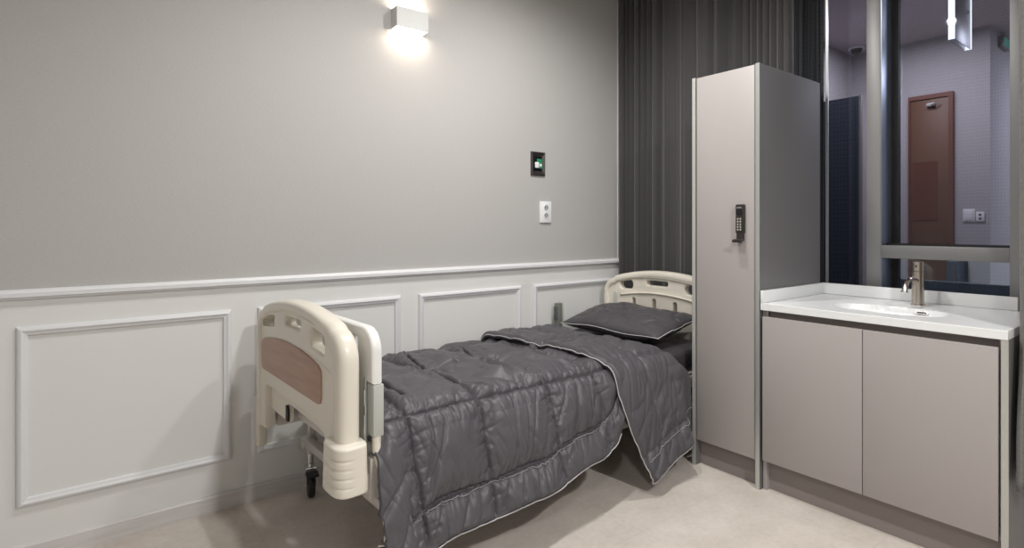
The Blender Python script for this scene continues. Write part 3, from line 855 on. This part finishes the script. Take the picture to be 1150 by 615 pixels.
NX, NS = 420, 400
XB0, XB1 = .108, 1.60
def body():
    bm = bmesh.new(); V = []
    for i in range(NX+1):
        x = XB0+(XB1-XB0)*i/NX
        zh = lerp_tab(HEM, x)+.010*nz3(x*7, 0, 0)+.006*math.sin(x*21)
        yh = -.055-.035*smooth(.45, .12, x)-.014*math.sin(x*9+.6)*smooth(.15, .3, x)+.03*smooth(1.15, 1.31, x)
        pr = profile(x, zh, yh, n=NS, zfar=lerp_tab([(.35, .44), (.6, .27)], x)); row = []
        foot = smooth(XB0+.055, XB0, x)
        for y, z, ny_, nz_, s, dh in pr:
            h = quilt(x, s, dh)
            hemr = smooth(0, .022, dh)                      # rounded hem
            h = h*(.3+.7*hemr)
            # under the turned-back part the body lies flat
            h = h*(1-.85*smooth(1.22, 1.36, x))-.024*smooth(1.34, 1.50, x)
            inner = foot*.045*(1 if s < .05 else .25)
            row.append(bm.verts.new((x+.004*nz3(x*5, s*8, 2)+foot*.006*math.sin(s*16)*(s > 0), y+ny_*(h-inner), z+nz_*(h-inner))))
        V.append(row)
    for i in range(NX):
        for j in range(NS): bm.faces.new((V[i][j], V[i+1][j], V[i+1][j+1], V[i][j+1]))
    seam = []
    for i in range(0, NX+1, 2):
        x = XB0+(XB1-XB0)*i/NX
        if .26 < x < 1.27:
            v = V[i]; acc = 0; j = NS
            while acc < .123 and j > 0: acc += (v[j].co-v[j-1].co).length; j -= 1
            seam.append(v[j].co+Vector((0, -.0035, .002)))
    body.seam = seam
    hem = [V[i][NS].co.copy() for i in range(0, NX+1, 2) if XB0+(XB1-XB0)*i/NX < 1.25]
    footedge = [V[0][j].co.copy() for j in range(NS//2, NS+1, 2)]
    return bm, hem, footedge
bm, hem, footedge = body()
cf = mk('comforter', bm, M['comforter'], None, 180); cf.location = BO; cf.rotation_euler = (0, 0, BR)
sm = cf.modifiers.new('s', 'SOLIDIFY'); sm.thickness = .016; sm.offset = -1
tag(cf, 'rumpled quilted charcoal comforter draped over the bed, top end turned back', 'comforter')
bm = bmesh.new(); tube(bm, [v+Vector((0, -.003, -.001)) for v in hem], .0022, 6)
mk('hem_piping', bm, M['piping'], cf, 180)
bm = bmesh.new(); tube(bm, body.seam, .0016, 6); mk('seam_cord', bm, M['cord'], cf, 180)

# turned-back part
def flap():
    bm = bmesh.new(); V = []; NU, NV = 150, 260
    for i in range(NU+1):
        u = i/NU; row = []
        for k in range(NV+1):
            v = k/NV
            # iterate once: position on a nominal profile to know s
            xe0 = 1.185; xf0 = 1.655
            x = xe0+(xf0-xe0)*u
            zh = .052+.115*u+.006*nz3(u*5, 3, 1); yh = -.068-.004*math.sin(u*9)
            row.append((x, zh, yh))
        x, zh, yh = row[0]
        pr = profile(x, zh, yh, n=NV, zfar=.47); out = []
        for y, z, ny_, nz_, s, dh in pr:
            side = smooth(.04, .56, s)
            xe = lerp_tab([(-.8, 1.17), (-.45, 1.185), (-.2, 1.215), (0, 1.24), (.15, 1.252), (.3, 1.285), (.42, 1.34), (.56, 1.40)], s)+.012*nz3(s*4, 2, 2); xf = 1.63+.03*smooth(-.1, -.7, s)+.10*smooth(-.1, .04, s)+.088*smooth(.02, .16, s)
            xx = xe+(xf-xe)*u
            m = min(abs(xx-1.47-.05*side), abs(s-.005), abs(s+.37), abs(dh-.125) if s > 0.1 else 1, )
            puff = .018*(1-math.exp(-(m/.05)**1.3))-.005*math.exp(-(m/.006)**2)
            wr = -.013*ridge(xx*9+s*4, s*3+5, 11)*side-.009*ridge(xx*6+s*3, s*7, 15)*(1-side)-.006*ridge(xx*17+s*5, s*6, 19)+.010*nz3(xx*5, s*5, 40)+.003*nz3(xx*20, s*20, 41)
            lift = .036-.014*u+.012*smooth(.9, .5, u)*0
            # rounded at both ends
            e0 = smooth(0, .035, u); e1 = math.sqrt(max(0., 1-max(0., (u-.90)/.10)**2))
            h = (lift+puff+wr)*e1*(.62+.38*e0)-.012*(1-e1)
            h *= (.45+.55*smooth(0, .02, dh))
            h += .010*smooth(.1, .0, s)*0
            yy = y+ny_*h; yy += max(0, -.010-yy)*smooth(1.68, 1.79, xx)
            out.append(bm.verts.new((xx, yy, z+nz_*h)))
        V.append(out)
    for i in range(NU):
        for j in range(NV): bm.faces.new((V[i][j], V[i+1][j], V[i+1][j+1], V[i][j+1]))
    free = [V[0][j].co.copy() for j in range(0, NV+1, 2)]; hem = [V[i][NV].co.copy() for i in range(0, NU+1, 2)]
    seam = []
    for i in range(6, NU+1, 2):
        v = V[i]; acc = 0; j = NV
        while acc < .118 and j > 0: acc += (v[j].co-v[j-1].co).length; j -= 1
        seam.append(v[j].co+Vector((0, -.0035, .002)))
    flap.seam = seam
    return bm, free, hem
bm, free, hem2 = flap()
fl = mk('turned_back_end', bm, M['comforter'], cf, 180)
sm = fl.modifiers.new('s', 'SOLIDIFY'); sm.thickness = .018; sm.offset = -1
bm = bmesh.new(); tube(bm, [v+Vector((-.002, -.003, .002)) for v in free], .0026, 6); tube(bm, [v+Vector((0, -.003, -.001)) for v in hem2], .0024, 6)
mk('edge_piping', bm, M['piping'], fl, 180)
bm = bmesh.new(); tube(bm, flap.seam, .0018, 6); mk('seam_cord', bm, M['cord'], fl, 180)

# ================================================================== PILLOW
PA, PB, PH = .205, .352, .075
def pil(side):
    def f(u, v):
        a = 2*u-1; b = 2*v-1
        # outline: sides bow in slightly, corners pointed
        x = PA*a*(1-.07*(1-b*b)); y = PB*b*(1-.05*(1-a*a))
        h = PH*((1-abs(a)**2.6)**.55)*((1-abs(b)**3.2)**.6)
        w = .010*nz3(a*2.4, b*3.2, 3)+.006*nz3(a*5+b*2, b*5, 8)-.010*ridge(a*2.2+b*1.2, b*2.2-a*.8, 6)
        edge = (1-a**4)*(1-b**4)
        # gathers radiating from the near corners
        gw = .006*math.sin(b*40+a*9)*smooth(.55, .95, abs(b))*edge
        return Vector((x, y, side*(h+ (w+gw)*edge*(1 if side > 0 else .4))+.006*math.sin(b*5)*(abs(a) > .2)))
    return f
bm = bmesh.new()
for s in (1, -1): merge(bm, grid(pil(s), 90, 120))
bmesh.ops.remove_doubles(bm, verts=bm.verts, dist=2e-4)
pw = mk('pillow', bm, M['pillow'], None, 180)
def pedge(t):
    f = pil(1)
    q = (t % 1)*4; k = int(q); r_ = q-k
    u, v = ((r_, 0), (1, r_), (1-r_, 1), (0, 1-r_))[k]
    return f(u, v)
bm = bmesh.new(); tube(bm, [pedge(k/240) for k in range(240)], .0024, 6, closed=True)
mk('pillow_piping', bm, M['piping'], pw, 180)
cx_, cy_ = 1.925, .472
cr, sr = math.cos(BR), math.sin(BR)
pw.location = (BO[0]+cx_*cr-cy_*sr, BO[1]+cx_*sr+cy_*cr, .650); pw.rotation_euler = Matrix.Rotation(BR, 3, 'Z').to_euler()
pw.rotation_euler = (Matrix.Rotation(BR, 3, 'Z') @ Matrix.Rotation(math.radians(-9), 3, 'Y')).to_euler()
tag(pw, 'plump charcoal pillow with pale piping leaning toward the headboard', 'pillow')

# ================================================================== LIGHTS
def spot(name, loc, tgt, power, size, blend, rad, col=(1, .95, .88)):
    l = bpy.data.lights.new(name, 'SPOT'); l.energy = power; l.spot_size = math.radians(size); l.spot_blend = blend; l.shadow_soft_size = rad; l.color = col
    o = bpy.data.objects.new(name, l); COL.objects.link(o); o.location = loc
    d = Vector(tgt)-Vector(loc); o.rotation_euler = d.to_track_quat('-Z', 'Y').to_euler(); return o
def area(name, loc, power, sx_, sy_, col, rot=(0, 0, 0)):
    l = bpy.data.lights.new(name, 'AREA'); l.shape = 'RECTANGLE'; l.size = sx_; l.size_y = sy_; l.energy = power; l.color = col
    o = bpy.data.objects.new(name, l); COL.objects.link(o); o.location = loc; o.rotation_euler = rot; return o
WARM = (1, .985, .965)
spot('downlight_foot', (-1.90, -1.226, CEIL-.02), (-1.90, -1.226, 0), 72, 168, .7, .025, WARM)
spot('downlight_room', (-1.85, -3.6, CEIL-.02), (-1.85, -3.2, 0), 300, 165, .7, .075, WARM)
spot('downlight_bedside', (-1.12, -1.02, CEIL-.02), (-1.12, -1.02, 0), 88, 168, .7, .05, WARM)
spot('wardrobe_fill', (-3.7, -3.3, CEIL-.05), (-.4, -1.4, .7), 130, 70, 1, .12, WARM)  # unseen spot, added to brighten the wardrobe side and spare the left floor
area('beyond_fill', (2.7, -2.5, NC-.02), 30, .6, .6, (.86, .91, 1))  # unseen fill, added to lighten the far end wall and mullion reveal
area('next_room_light', (1.15, -1.35, NC-.02), 20, .5, .5, (.97, .95, 1))
w = bpy.data.worlds.new('w'); scn.world = w; w.use_nodes = True
w.node_tree.nodes['Background'].inputs[0].default_value = (.05, .06, .08, 1); w.node_tree.nodes['Background'].inputs[1].default_value = .3

# ================================================================== CAMERA
cam = bpy.data.cameras.new('camera'); co = bpy.data.objects.new('camera', cam); COL.objects.link(co)
cam.sensor_width = 36; cam.sensor_fit = 'HORIZONTAL'; cam.lens = 629/1150*36; cam.clip_start = .02
co.location = (-2.94685, -2.63487, 1.2)
co.rotation_euler = (PI/2, 0, -math.atan2(.6088, .7933))
cam.shift_y = -(307.5-253.4)/1150
scn.camera = co
scn.view_settings.view_transform = 'Standard'; scn.view_settings.look = 'None'
scn.view_settings.gamma = 1; scn.view_settings.use_curve_mapping = False; scn.view_settings.exposure = -.21
